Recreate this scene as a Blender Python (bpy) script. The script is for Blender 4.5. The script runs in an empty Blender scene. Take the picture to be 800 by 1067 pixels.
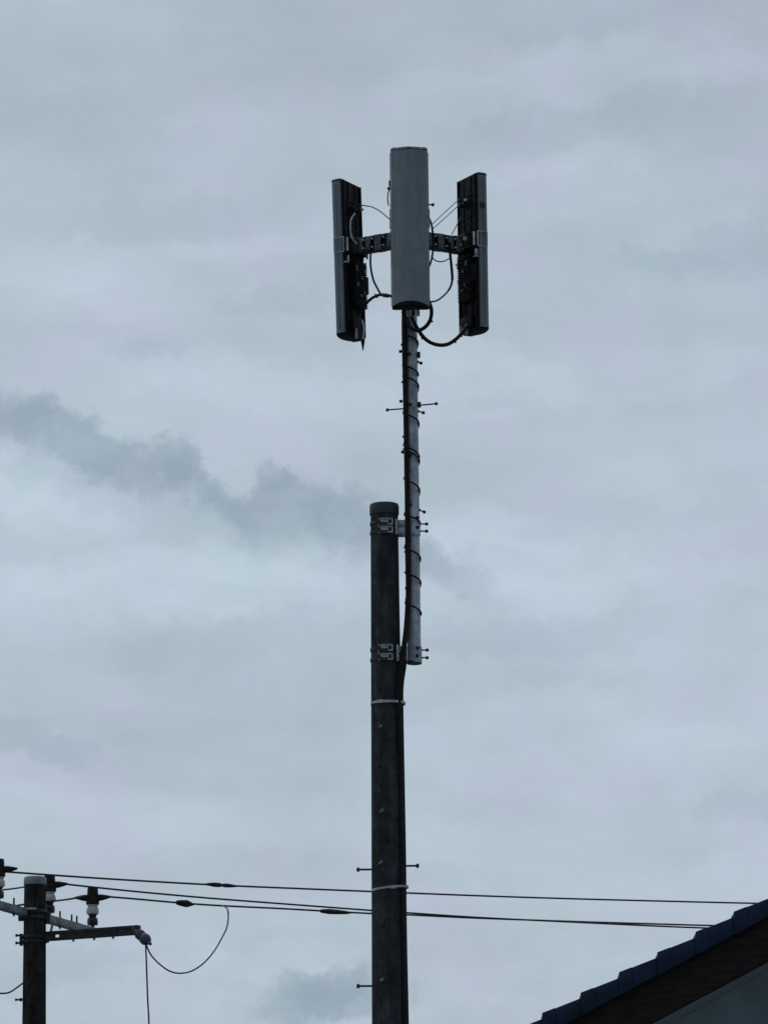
import bpy, bmesh, math, random
from mathutils import Vector, Matrix
random.seed(7)
SC = bpy.context.scene
COL = SC.collection
R = math.radians

# ------------------------------------------------------------------ camera
F = 4700.0                      # focal length in photo pixels (photo 800 wide)
PITCH, ROLL = R(12.5), -0.010
CAMZ = 1.6
CM = Matrix.Rotation(R(90) + PITCH, 3, 'X') @ Matrix.Rotation(ROLL, 3, 'Z')
cd = bpy.data.cameras.new('camera')
cam = bpy.data.objects.new('camera', cd)
COL.objects.link(cam)
cd.sensor_fit = 'HORIZONTAL'
cd.sensor_width = 36
cd.lens = F / 800 * 36
cd.clip_start = 0.1
cd.clip_end = 8000
cam.location = (0, 0, CAMZ)
cam.rotation_euler = CM.to_euler()
SC.camera = cam

# ------------------------------------------------------------------ exposure, world, sun
SC.view_settings.view_transform = 'Standard'
SC.view_settings.look = 'None'
SC.view_settings.exposure = 0
SC.view_settings.gamma = 1
SC.view_settings.use_curve_mapping = False
SUN_EL, SUN_AZ = R(48), R(-22)

W = bpy.data.worlds.new('World')
SC.world = W
W.use_nodes = True


class G:
    """tiny node-graph helper"""
    def __init__(s, tree):
        s.t = tree
        tree.nodes.clear()

    def n(s, typ, props=None, **ins):
        nd = s.t.nodes.new(typ)
        for k, v in (props or {}).items():
            setattr(nd, k, v)
        for k, v in ins.items():
            key = int(k[1:]) if k[0] == 'i' and k[1:].isdigit() else k.replace('_', ' ')
            s.put(nd.inputs[key], v)
        return nd

    def put(s, sock, v):
        if isinstance(v, bpy.types.NodeSocket):
            s.t.links.new(v, sock)
        elif isinstance(v, bpy.types.Node):
            s.t.links.new(v.outputs[0], sock)
        else:
            sock.default_value = v

    def m(s, op, a, b=0.0, c=0.0, clamp=False):
        nd = s.n('ShaderNodeMath', {'operation': op, 'use_clamp': clamp}, i0=a, i1=b, i2=c)
        return nd.outputs[0]

    def noise(s, vec, scale, detail=4.0, rough=0.5, dist=0.0):
        nd = s.n('ShaderNodeTexNoise', {'noise_dimensions': '3D'}, Vector=vec, Scale=scale,
                 Detail=detail, Roughness=rough, Distortion=dist)
        return nd

    def ramp(s, fac, lo, hi, tlo=0.0, thi=1.0, smooth=True):
        nd = s.n('ShaderNodeMapRange', {'interpolation_type': 'SMOOTHSTEP' if smooth else 'LINEAR'},
                 i0=fac, i1=lo, i2=hi, i3=tlo, i4=thi)
        return nd.outputs[0]

    def mix(s, fac, a, b):
        nd = s.n('ShaderNodeMix', {'data_type': 'RGBA'})
        s.put(nd.inputs[0], fac)
        s.put(nd.inputs[6], a)
        s.put(nd.inputs[7], b)
        return nd.outputs[2]


def build_world():
    g = G(W.node_tree)
    co = g.n('ShaderNodeTexCoord').outputs['Generated']
    sp = g.n('ShaderNodeSeparateXYZ', i0=co)
    x, y, z = sp.outputs
    az = g.m('ARCTAN2', x, y)
    el = g.m('ARCSINE', z)
    K = F / 100.0     # units: 1 = 100 photo pixels of arc
    U = g.m('MULTIPLY', az, K * math.cos(PITCH))
    V = g.m('MULTIPLY', g.m('SUBTRACT', el, PITCH), K)
    uv = g.n('ShaderNodeCombineXYZ', i0=U, i1=V, i2=0.0).outputs[0]

    # broad, flat layers of stratus
    mp = g.n('ShaderNodeMapping', i0=uv, i1=(3.1, 5.2, 0), i2=(0, 0, R(-9)), i3=(0.22, 0.75, 1)).outputs[0]
    n1 = g.noise(mp, 1.0, 5, 0.55, 0.3).outputs[0]
    mp2 = g.n('ShaderNodeMapping', i0=uv, i1=(9.7, 1.2, 4), i2=(0, 0, R(-14)), i3=(0.55, 1.7, 1)).outputs[0]
    n2 = g.noise(mp2, 1.0, 5, 0.6, 0.6).outputs[0]
    hue = g.noise(uv, 0.9, 3, 0.5).outputs[0]
    fine = g.noise(uv, 9.0, 3, 0.6).outputs[0]

    # ragged edges for the low scud
    w1 = g.noise(uv, 1.9, 6, 0.62).outputs['Color']
    w2 = g.n('ShaderNodeVectorMath', {'operation': 'SUBTRACT'}, i0=w1, i1=(0.5, 0.5, 0.5)).outputs[0]
    w3 = g.n('ShaderNodeVectorMath', {'operation': 'MULTIPLY_ADD'}, i0=w2, i1=(0.85, 0.75, 0), i2=uv).outputs[0]
    w4 = g.n('ShaderNodeVectorMath', {'operation': 'SUBTRACT'}, i0=g.noise(uv, 7.0, 6, 0.68).outputs['Color'], i1=(0.5, 0.5, 0.5)).outputs[0]
    w3 = g.n('ShaderNodeVectorMath', {'operation': 'MULTIPLY_ADD'}, i0=w4, i1=(0.26, 0.2, 0), i2=w3).outputs[0]
    s3 = g.n('ShaderNodeSeparateXYZ', i0=w3)
    UX, VX = s3.outputs[0], s3.outputs[1]

    def blob(px, py, rx, ry, ang, amt, soft=1.0):
        cx, cy = (px - 400) / 100, (533.5 - py) / 100
        c, s_ = math.cos(R(ang)), math.sin(R(ang))
        du = g.m('SUBTRACT', UX, cx)
        dv = g.m('SUBTRACT', VX, cy)
        a = g.m('DIVIDE', g.m('ADD', g.m('MULTIPLY', du, c), g.m('MULTIPLY', dv, s_)), rx / 100)
        b = g.m('DIVIDE', g.m('SUBTRACT', g.m('MULTIPLY', dv, c), g.m('MULTIPLY', du, s_)), ry / 100)
        d = g.m('ADD', g.m('MULTIPLY', a, a), g.m('MULTIPLY', b, b))
        return g.ramp(d, 1.0 + 1.2 * soft, max(0.0, 0.85 - soft), 0.0, amt)

    scud = None
    for args in [
        (22, 436, 52, 24, -18, 0.9, .95), (85, 464, 66, 26, -25, 0.85, 1.), (150, 482, 60, 24, -20, 0.55, 1.),
        (183, 478, 30, 20, -10, 0.9, .75), (205, 492, 24, 16, -30, 0.7, .8), (212, 508, 50, 18, -28, 0.85, .9), (288, 497, 25, 13, -15, 0.82, .75),
        (335, 528, 74, 28, -12, 0.88, .95), (268, 532, 70, 20, -20, 0.5, 1.), (395, 560, 70, 24, -22, 0.5, 1.),
        (455, 590, 60, 20, -28, 0.40, 1.), (110, 500, 150, 34, -22, 0.3, 1.), (330, 560, 130, 30, -15, 0.3, 1.),
        (328, 1034, 56, 21, 8, 0.92, .85), (374, 1044, 44, 15, 0, 0.75, 1.), (300, 1052, 60, 12, 0, 0.3, 1.), (35, 768, 70, 15, -8, 0.40, 1.),
        (150, 357, 46, 12, 0, 0.26, 1.), (280, 312, 70, 12, 4, 0.22, 1.), (360, 1010, 25, 8, 5, 0.25, 1.),
        (530, 665, 130, 22, 0, 0.28, 1.), (590, 705, 60, 10, 0, 0.16, 1.), (790, 845, 70, 14, 0, 0.25, 1.), (30, 1010, 120, 16, 5, 0.26, 1.),
        (455, 915, 60, 10, 0, 0.2, 1.), (780, 270, 120, 26, 10, .3, 1.), (690, 275, 70, 12, 0, .22, 1.),
        (600, 135, 160, 22, 8, .16, 1.), (160, 232, 180, 20, 2, .18, 1.), (230, 668, 140, 22, 8, .25, 1.), (110, 150, 170, 26, -6, .15, 1.),
        (640, 545, 110, 18, 0, .14, 1.), (230, 740, 150, 40, 20, .12, 1.), (520, 420, 40, 8, -12, .16, 1.), (610, 20, 140, 24, 6, .16, 1.),
    ]:
        b = blob(*args)
        scud = b if scud is None else g.m('ADD', g.m('MULTIPLY', scud, g.m('SUBTRACT', 1.0, b)), b)

    glow = None                       # thinner cloud, where more light comes through
    for args in [(70, 520, 120, 34, -10, .9, 1.), (170, 600, 190, 34, 4, .9, 1.), (130, 290, 150, 34, 4, .6, 1.), (620, 85, 190, 30, 6, .8, 1.),
                 (600, 175, 110, 14, 4, .5, 1.), (470, 365, 90, 18, -10, .55, 1.), (520, 555, 90, 22, -8, .7, 1.), (640, 610, 170, 20, 0, .5, 1.),
                 (250, 395, 160, 24, -12, .5, 1.), (560, 780, 190, 50, 0, .45, 1.), (250, 860, 200, 26, 0, .35, 1.), (40, 40, 120, 50, 0, .35, 1.),
                 (560, 1020, 120, 40, 0, .5, 1.), (640, 400, 160, 22, 6, .35, 1.), (270, 1000, 90, 14, 6, .5, 1.), (740, 500, 90, 30, 0, .3, 1.)]:
        b = blob(*args)
        glow = b if glow is None else g.m('ADD', g.m('MULTIPLY', glow, g.m('SUBTRACT', 1.0, b)), b)

    base = g.mix(g.ramp(hue, 0.38, 0.62), (0.430, 0.530, 0.600, 1), (0.458, 0.530, 0.632, 1))
    lum = g.m('ADD', 0.80, g.m('ADD', g.m('MULTIPLY', n1, 0.32), g.m('MULTIPLY', n2, 0.14)))
    # slightly darker upward, paler around the middle
    lum = g.m('MULTIPLY', lum, g.ramp(V, 0.5, 6.5, 1.0, 0.88))
    lum = g.m('MULTIPLY', lum, g.ramp(V, -5.6, -2.0, 0.97, 1.0))
    lum = g.m('MULTIPLY', lum, g.ramp(g.noise(uv, 0.62, 3).outputs[0], 0.35, 0.65, 0.965, 1.02))
    lum = g.m('MULTIPLY', lum, g.m('ADD', 0.985, g.m('MULTIPLY', fine, 0.03)))
    lum = g.m('MULTIPLY', lum, g.m('ADD', 0.985, g.m('MULTIPLY', glow, g.m('ADD', 0.05, g.m('MULTIPLY', n2, 0.12)))))
    cloud = g.n('ShaderNodeVectorMath', {'operation': 'SCALE'}, i0=base)
    g.put(cloud.inputs[3], lum)
    lump = g.ramp(g.noise(w3, 1.7, 5, 0.6).outputs[0], 0.36, 0.60, 0.68, 1.0)
    cl = g.mix(g.m('MULTIPLY', g.m('MULTIPLY', scud, lump), 0.88), cloud.outputs[0], (0.266, 0.352, 0.440, 1))
    # overcast is bright towards the hidden sun and much dimmer behind the viewer
    sd = Vector((math.sin(SUN_AZ) * math.cos(SUN_EL), math.cos(SUN_AZ) * math.cos(SUN_EL), math.sin(SUN_EL)))
    dt = g.n('ShaderNodeVectorMath', {'operation': 'DOT_PRODUCT'}, i0=co, i1=tuple(sd)).outputs['Value']
    fall = g.ramp(dt, -0.5, 0.72, 0.30, 1.0)
    cl2 = g.n('ShaderNodeVectorMath', {'operation': 'SCALE'}, i0=cl)
    g.put(cl2.inputs[3], g.m('MULTIPLY', fall, 1.0 / 0.1))
    sky = g.n('ShaderNodeTexSky')
    sky.sky_type = 'NISHITA'
    sky.sun_disc = False
    sky.sun_elevation = SUN_EL
    sky.sun_rotation = SUN_AZ
    sky.air_density = 1.0
    sky.dust_density = 3.0
    # a thick overcast lets very little of the clear sky through
    tot = g.mix(0.97, sky.outputs[0], cl2.outputs[0])
    bg = g.n('ShaderNodeBackground', Color=tot, Strength=0.1)
    out = g.n('ShaderNodeOutputWorld', Surface=bg.outputs[0])


build_world()
sl = bpy.data.lights.new('sun', 'SUN')
sl.energy = 0.5
sl.angle = R(14)
sl.color = (1.0, 0.96, 0.9)
so = bpy.data.objects.new('sun', sl)
COL.objects.link(so)
so.rotation_euler = Vector((-math.sin(SUN_AZ) * math.cos(SUN_EL), -math.cos(SUN_AZ) * math.cos(SUN_EL),
                            -math.sin(SUN_EL))).to_track_quat('-Z', 'Y').to_euler()


def at(px, py, Y):
    d = CM @ Vector(((px - 400) / F, (533.5 - py) / F, -1))
    t = Y / d.y
    return Vector((0, 0, CAMZ)) + d * t


# ------------------------------------------------------------------ materials
def mat(name, c1, c2=None, scale=8, rough=0.6, metal=0.0, bump=0.0, stretch=(1, 1, 1), spots=None, spec=0.5,
        r2=None, lo=0.35, hi=0.65, streak=0.0):
    m = bpy.data.materials.new(name)
    m.use_nodes = True
    g = G(m.node_tree)
    co = g.n('ShaderNodeTexCoord').outputs['Object']
    mp = g.n('ShaderNodeMapping', i0=co, i3=stretch).outputs[0]
    nz = g.noise(mp, scale, 7, 0.62).outputs[0]
    c2 = c2 or tuple(c * 0.7 for c in c1)
    col = g.mix(g.ramp(nz, lo, hi), (*c1, 1), (*c2, 1))
    if spots:
        nz2 = g.noise(co, spots[1], 3, 0.6).outputs[0]
        col = g.mix(g.ramp(nz2, spots[2], spots[2] + 0.06), col, (*spots[0], 1))
    if streak:
        st = g.noise(g.n('ShaderNodeMapping', i0=co, i3=(22, 22, 0.9)).outputs[0], 1.0, 5, 0.65).outputs[0]
        bl = g.noise(co, 13.0, 6, 0.7).outputs[0]
        f1 = g.ramp(st, 0.32, 0.68, 1 - streak, 1 + streak)
        f2 = g.ramp(bl, 0.34, 0.66, 1 - streak, 1 + streak)
        sc_ = g.n('ShaderNodeVectorMath', {'operation': 'SCALE'}, i0=col)
        g.put(sc_.inputs[3], g.m('MULTIPLY', f1, f2))
        col = sc_.outputs[0]
    b = g.n('ShaderNodeBsdfPrincipled', Base_Color=col, Metallic=metal)
    b.inputs['Specular IOR Level'].default_value = spec
    g.put(b.inputs['Roughness'], g.ramp(nz, 0.3, 0.7, rough, r2 if r2 is not None else min(1, rough + 0.15)))
    if bump:
        bn = g.n('ShaderNodeBump', Strength=bump, Distance=0.01, Height=g.noise(mp, scale * 5, 6, 0.7).outputs[0])
        g.put(b.inputs['Normal'], bn.outputs[0])
    g.n('ShaderNodeOutputMaterial', Surface=b.outputs[0])
    return m


M = {
    'concrete': mat('weathered_concrete', (0.066, 0.071, 0.080), (0.037, 0.040, 0.048), 5, 0.85, 0, 0.6,
                    (1.6, 1.6, 0.55), ((0.12, 0.125, 0.12), 30, 0.66), spec=0.2, streak=0.28),
    'old_concrete': mat('dark_old_concrete', (0.042, 0.041, 0.038), (0.022, 0.021, 0.021), 6, 0.9, 0, 0.6,
                        (1.6, 1.6, 0.6), ((0.08, 0.075, 0.06), 34, 0.64), spec=0.15, streak=0.35),
    'cap': mat('pole_cap_paint', (0.075, 0.09, 0.125), (0.055, 0.066, 0.095), 9, 0.5, spec=0.4),
    'light_cap': mat('pale_pole_cap', (0.36, 0.41, 0.47), (0.24, 0.28, 0.34), 12, 0.5, spec=0.4),
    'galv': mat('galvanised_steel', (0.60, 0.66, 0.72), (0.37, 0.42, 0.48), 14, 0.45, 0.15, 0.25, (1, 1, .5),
                ((0.14, 0.15, 0.16), 26, 0.68), streak=0.2),
    'bright': mat('bright_galvanised_steel', (0.80, 0.84, 0.88), (0.55, 0.60, 0.64), 30, 0.38, 0.1, 0.2),
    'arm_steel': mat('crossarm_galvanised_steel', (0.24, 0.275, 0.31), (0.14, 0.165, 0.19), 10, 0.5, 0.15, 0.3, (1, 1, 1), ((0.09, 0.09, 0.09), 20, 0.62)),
    'dull': mat('dull_weathered_steel', (0.17, 0.18, 0.21), (0.07, 0.075, 0.09), 22, 0.5, 0.2, 0.3),
    'dark_steel': mat('dark_steel', (0.055, 0.057, 0.065), (0.03, 0.03, 0.035), 20, 0.5, 0.4, 0.2),
    'radome': mat('grey_radome_plastic', (0.290, 0.335, 0.366), (0.255, 0.298, 0.328), 11, 0.6, 0, 0.08, (1, 1, .4), spec=0.25, streak=0.05),
    'radome_trim': mat('radome_trim', (0.06, 0.063, 0.075), (0.045, 0.047, 0.058), 9, 0.55),
    'back': mat('antenna_back_metal', (0.014, 0.013, 0.016), (0.007, 0.007, 0.009), 26, 0.6, 0.1, 0.3, spec=0.2),
    'radio': mat('radio_unit_casting', (0.016, 0.015, 0.018), (0.008, 0.008, 0.010), 26, 0.6, 0.1, 0.2, spec=0.2),
    'side': mat('radome_side_plastic', (0.24, 0.27, 0.31), (0.18, 0.21, 0.245), 9, 0.55, 0, 0.1, (1, 1, .4), spec=0.3),
    'rubber': mat('black_cable_rubber', (0.012, 0.012, 0.013), (0.006, 0.006, 0.007), 20, 0.55, spec=0.3),
    'grey_cable': mat('grey_cable', (0.13, 0.135, 0.14), (0.09, 0.09, 0.1), 20, 0.5),
    'wire': mat('wire_sheath', (0.022, 0.024, 0.028), (0.014, 0.015, 0.018), 20, 0.5, spec=0.3),
    'cover': mat('insulator_cover', (0.016, 0.016, 0.018), (0.01, 0.01, 0.01), 20, 0.5, spec=0.3),
    'porcelain': mat('porcelain', (0.70, 0.72, 0.74), (0.50, 0.52, 0.54), 14, 0.2, spec=0.5),
    'brown': mat('brown_porcelain', (0.035, 0.022, 0.018), (0.015, 0.01, 0.01), 22, 0.3),
    'tile': mat('blue_glazed_tile', (0.008, 0.028, 0.085), (0.005, 0.014, 0.040), 7, 0.42, 0, 0.15, spec=0.35),
    'barge': mat('dark_brown_board', (0.034, 0.028, 0.026), (0.018, 0.016, 0.016), 10, 0.75, 0, 0.4, (1, 4, 6), spec=0.2),
    'soffit': mat('grey_soffit_board', (0.38, 0.48, 0.56), (0.30, 0.38, 0.45), 5, 0.8, 0, 0.3),
    'stucco': mat('grey_stucco', (0.42, 0.52, 0.60), (0.33, 0.42, 0.49), 4, 0.9, 0, 0.7),
    'ground': mat('gravelly_ground', (0.19, 0.19, 0.18), (0.12, 0.12, 0.11), 1.5, 0.95, 0, 0.5),
}


# ------------------------------------------------------------------ builders
def box(bm, c, size, rot=None):
    """axis box centred at c, optional 3x3 rotation"""
    r = bmesh.ops.create_cube(bm, size=1)
    rot = rot or Matrix.Identity(3)
    for v in r['verts']:
        v.co = Vector(c) + rot @ Vector((v.co.x * size[0], v.co.y * size[1], v.co.z * size[2]))
    return bm


def frame_of(d):
    d = Vector(d).normalized()
    up = Vector((0, 0, 1)) if abs(d.z) < 0.95 else Vector((0, 1, 0))
    s = d.cross(up).normalized()
    u = s.cross(d).normalized()
    return s, d, u


def bar(bm, a, b, w, h):
    """rectangular bar from a to b: w sideways, h upward"""
    a, b = Vector(a), Vector(b)
    s, d, u = frame_of(b - a)
    rot = Matrix((s, d, u)).transposed()
    return box(bm, (a + b) / 2, (w, (b - a).length, h), rot)


def rings(bm, rr, cap=True):
    """rr: list of lists of points; skins between them"""
    vs = [[bm.verts.new(p) for p in r] for r in rr]
    n = len(vs[0])
    for i in range(len(vs) - 1):
        for k in range(n):
            bm.faces.new((vs[i][k], vs[i][(k + 1) % n], vs[i + 1][(k + 1) % n], vs[i + 1][k]))
    if cap:
        bm.faces.new(vs[0][::-1])
        bm.faces.new(vs[-1])
    return bm


def cyl(bm, a, b, r0, r1=None, seg=16):
    a, b = Vector(a), Vector(b)
    r1 = r0 if r1 is None else r1
    s, d, u = frame_of(b - a)
    rings(bm, [[p + (s * math.cos(2 * math.pi * k / seg) + u * math.sin(2 * math.pi * k / seg)) * r
                for k in range(seg)] for p, r in ((a, r0), (b, r1))])
    return bm


def lathe(bm, prof, a=(0, 0, 0), d=(0, 0, 1), seg=28):
    """prof: (radius, distance along d)"""
    a = Vector(a)
    s, d, u = frame_of(d)
    rings(bm, [[a + d * h + (s * math.cos(2 * math.pi * k / seg) + u * math.sin(2 * math.pi * k / seg)) * max(r, 1e-4)
                for k in range(seg)] for r, h in prof])
    return bm


def spline(pts, n=8):
    P = [Vector(p) for p in pts]
    if len(P) < 3:
        return P
    Q = [P[0] * 2 - P[1]] + P + [P[-1] * 2 - P[-2]]
    out = []
    for i in range(1, len(Q) - 2):
        p0, p1, p2, p3 = Q[i - 1:i + 3]
        for k in range(n):
            t = k / n
            out.append(0.5 * ((2 * p1) + (p2 - p0) * t + (2 * p0 - 5 * p1 + 4 * p2 - p3) * t * t
                              + (3 * p1 - p0 - 3 * p2 + p3) * t ** 3))
    out.append(P[-1])
    return out


def tube(bm, pts, r, seg=8, smooth=8):
    P = spline(pts, smooth) if smooth else [Vector(p) for p in pts]
    rr = []
    prev = None
    for i, p in enumerate(P):
        d = (P[min(i + 1, len(P) - 1)] - P[max(i - 1, 0)]).normalized()
        if prev is None:
            s, _, u = frame_of(d)
        else:
            s = (prev - d * prev.dot(d)).normalized()
            u = s.cross(d).normalized()
        prev = s
        rad = r[min(i, len(r) - 1)] if isinstance(r, list) else r
        rr.append([p + (s * math.cos(2 * math.pi * k / seg) + u * math.sin(2 * math.pi * k / seg)) * rad
                   for k in range(seg)])
    return rings(bm, rr)


SPLIT = {'link_plate', 'side_plate', 'catch', 'bracket_loop', 'arm_bolt', 'arm_plate', 'nut', 'arm_fitting', 'wire_boot',
         'cable_clip', 'label_plate', 'side_rail', 'cap_seam', 'hole_plug', 'lower_band', 'pole_clamp', 'arm_band',
         'connector', 'clevis', 'soffit', 'hub_collar', 'hinge_nut', 'front_bolt', 'step_bolt', 'mounting_bracket', 'crossarm'}


def islands(bm):
    seen, out = set(), []
    for v in bm.verts:
        if v in seen:
            continue
        st, comp = [v], []
        seen.add(v)
        while st:
            a = st.pop()
            comp.append(a)
            for e in a.link_edges:
                b = e.other_vert(a)
                if b not in seen:
                    seen.add(b)
                    st.append(b)
        out.append(comp)
    # islands that touch belong together
    bb = [[[min(v.co[k] for v in c) - .003 for k in range(3)], [max(v.co[k] for v in c) + .003 for k in range(3)]] for c in out]
    lab = list(range(len(out)))
    for i in range(len(out)):
        for j in range(i):
            if all(bb[i][0][k] <= bb[j][1][k] and bb[j][0][k] <= bb[i][1][k] for k in range(3)):
                a, b = lab[i], lab[j]
                if a != b:
                    lab = [b if q == a else q for q in lab]
    return [[v for i, c in enumerate(out) if lab[i] == q for v in c] for q in sorted(set(lab))]


def obj(name, bm, m, parent=None, world=True, bevel=0.0, smooth=True):
    if name in SPLIT and parent is not None:
        gr = islands(bm)
        if len(gr) > 1:
            res = None
            for c in gr:
                b2 = bmesh.new()
                mp = {v: b2.verts.new(v.co) for v in c}
                for f in {f for v in c for f in v.link_faces}:
                    b2.faces.new([mp[v] for v in f.verts])
                o = obj1(name, b2, m, parent, world, bevel, smooth)
                res = res or o
            bm.free()
            return res
    return obj1(name, bm, m, parent, world, bevel, smooth)


def obj1(name, bm, m, parent=None, world=True, bevel=0.0, smooth=True):
    """link bm as ONE mesh object; with world=True its verts are in world space and are moved under the root"""
    if parent is not None and world:
        root = parent
        while root.parent:
            root = root.parent
        mw = Matrix.LocRotScale(root.location, root.rotation_euler, None).inverted()
        bm.transform(mw)
    bmesh.ops.recalc_face_normals(bm, faces=bm.faces)
    if bevel:
        es = [e for e in bm.edges if len(e.link_faces) == 2 and e.calc_face_angle(0) > 0.9]
        bmesh.ops.bevel(bm, geom=es, offset=bevel, segments=2, affect='EDGES', profile=0.5)
    me = bpy.data.meshes.new(name)
    bm.to_mesh(me)
    bm.free()
    me.materials.append(M[m])
    if smooth:
        me.set_sharp_from_angle(angle=R(38))
        for p in me.polygons:
            p.use_smooth = True
    o = bpy.data.objects.new(name, me)
    COL.objects.link(o)
    o.parent = parent
    return o


def tag(o, label=None, cat=None, group=None, kind=None):
    if label: o['label'] = label
    if cat: o['category'] = cat
    if group: o['group'] = group
    if kind: o['kind'] = kind
    return o


def thing(name, loc, label, cat, group=None, rz=0.0):
    o = bpy.data.objects.new(name, None)
    o.empty_display_size = 0.2
    COL.objects.link(o)
    o.location = loc
    o.rotation_euler = (0, 0, rz)
    return tag(o, label, cat, group)


B = bmesh.new

# ------------------------------------------------------------------ ground
bm = B()
N = 48
gv = [[bm.verts.new(((i - N / 2) / N * 6000, (j - N / 2) / N * 6000, 0)) for i in range(N + 1)] for j in range(N + 1)]
for j in range(N):
    for i in range(N):
        bm.faces.new((gv[j][i], gv[j][i + 1], gv[j + 1][i + 1], gv[j + 1][i]))
tag(obj('ground', bm, 'ground'), kind='structure')

# ------------------------------------------------------------------ main concrete pole
D = 34.9
top = at(400.2, 525, D)
PX, PZ = top.x, top.z
def pole_r(z): return 0.108 + (PZ - z) / 150.0
pole = thing('concrete_pole', (PX, D, 0), 'tall dark concrete pole carrying the antenna mast at its top', 'pole')
bm = B()
zs = [0] + [PZ - 0.09 - k * 0.5 for k in range(int((PZ - 0.3) / 0.5), -1, -1)]
rings(bm, [[(PX + pole_r(z) * math.cos(a), D + pole_r(z) * math.sin(a), z)
            for a in [2 * math.pi * k / 48 for k in range(48)]] for z in zs])
obj('shaft', bm, 'concrete', pole)
bm = B()
lathe(bm, [(0.114, -0.092), (0.1165, -0.088), (0.1165, -0.022), (0.1145, -0.012), (0.108, -0.004), (0.05, 0.0)], (PX, D, PZ), seg=40)
obj('cap', bm, 'cap', pole)


def zof(py, px=400):
    return at(px, py, D).z


def step_bolt(parent, a, b, r=0.008, head=0.017, m='dark_steel'):
    a, b = Vector(a), Vector(b)
    d = (b - a).normalized()
    bm = B()
    cyl(bm, a, b, r, seg=12)
    lathe(bm, [(head * .8, -0.012), (head, -0.008), (head, 0.008), (head * .7, 0.012)], b, d, seg=14)
    lathe(bm, [(head, 0.0), (head, 0.014)], a + d * 0.004, d, seg=6)
    return obj('step_bolt', bm, m, parent)


def side_bolt(parent, side, x_tip, y_px, rise=0.0):
    """a climbing bolt square to the pole, pointing left or right"""
    tip = at(x_tip, y_px, D)
    z = tip.z
    rr = pole_r(z)
    a = Vector((PX + side * (rr - 0.02), D, z))
    step_bolt(pole, a, (tip.x, D, z + rise))


side_bolt(pole, -1, 373, 906.5)
side_bolt(pole, 1, 435, 902.5)
side_bolt(pole, -1, 373, 1028)
# further bolts alternate all the way down
zz = zof(1028)
k = 0
while zz > 2.2:
    zz -= 0.45
    s = 1 if k % 2 == 0 else -1
    rr = pole_r(zz)
    step_bolt(pole, (PX + s * (rr - .02), D, zz), (PX + s * (rr + .1), D, zz))
    k += 1
# short bolts / stubs on the face that looks at the viewer
for px, py in ((396, 760.5), (397, 848), (396.5, 901.5), (397.5, 1023.5)):
    z = zof(py)
    p = at(px, py, D)
    ang = math.asin(max(-1, min(1, (p.x - PX) / pole_r(z))))
    dirv = Vector((math.sin(ang) - 0.0, -math.cos(ang), 0)).normalized()
    base = Vector((PX, D, z)) + dirv * (pole_r(z) - 0.01)
    bm = B()
    cyl(bm, base, base + dirv * 0.075 + Vector((0.035, 0, 0)), 0.008, seg=10)
    lathe(bm, [(0.013, 0), (0.013, 0.012)], base + dirv * 0.072 + Vector((0.033, 0, 0)), dirv + Vector((0.4, 0, 0)), seg=10)
    lathe(bm, [(0.014, 0), (0.014, 0.014)], base + dirv * 0.006, dirv, seg=6)
    obj('front_bolt', bm, 'arm_steel', pole)
bm = B()
for px, py in ((396, 801), (395, 722), (399, 968), (404, 880)):
    p = at(px, py, D)
    z = p.z
    ang = math.asin((p.x - PX) / pole_r(z))
    dv = Vector((math.sin(ang), -math.cos(ang), 0))
    b0 = Vector((PX, D, z)) + dv * (pole_r(z) - 0.012)
    lathe(bm, [(0.013, 0), (0.013, 0.014)], b0, dv, seg=14)
obj('hole_plug', bm, 'rubber', pole)


def band(parent, py, rx_extra, m, h=0.026, name='metal_band', tilt=0.0, cx=0.0, t=0.004, off=0.0, buckle=None):
    """flat strap round the pole and the feeder beside it"""
    z = zof(py)
    rr = pole_r(z) + off
    ring = []
    seg = 56
    path = []
    for k in range(seg):
        a = 2 * math.pi * k / seg
        ex = rx_extra * max(0.0, math.cos(a + 0.45)) ** 3
        path.append(Vector((PX + (rr + ex) * math.cos(a), D + (rr + ex) * math.sin(a), z + tilt * math.cos(a) * rr)))
    bm = B()
    vin, vout = [], []
    cen = Vector((PX, D, z))
    rows = []
    for p in path:
        d = (p - cen); d.z = 0; d.normalize()
        q = [p + Vector((0, 0, -h / 2)), p + d * t + Vector((0, 0, -h / 2)), p + d * t + Vector((0, 0, h / 2)),
             p + Vector((0, 0, h / 2))]
        rows.append([bm.verts.new(v) for v in q])
    for i in range(seg):
        a_, b_ = rows[i], rows[(i + 1) % seg]
        for j in range(4):
            bm.faces.new((a_[j], b_[j], b_[(j + 1) % 4], a_[(j + 1) % 4]))
    if buckle is not None:
        a = R(buckle)
        d = Vector((math.cos(a), math.sin(a), 0))
        rot = Matrix((Vector((-d.y, d.x, 0)), d, Vector((0, 0, 1)))).transposed()
        box(bm, cen + d * (rr + 0.008), (0.045, 0.016, h * 1.35), rot)
    return obj(name, bm, m, parent)


band(pole, 733.6, 0.036, 'galv', 0.019, tilt=-0.02, buckle=248)
band(pole, 927, 0.034, 'galv', 0.018, tilt=0.1, buckle=285)
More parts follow.
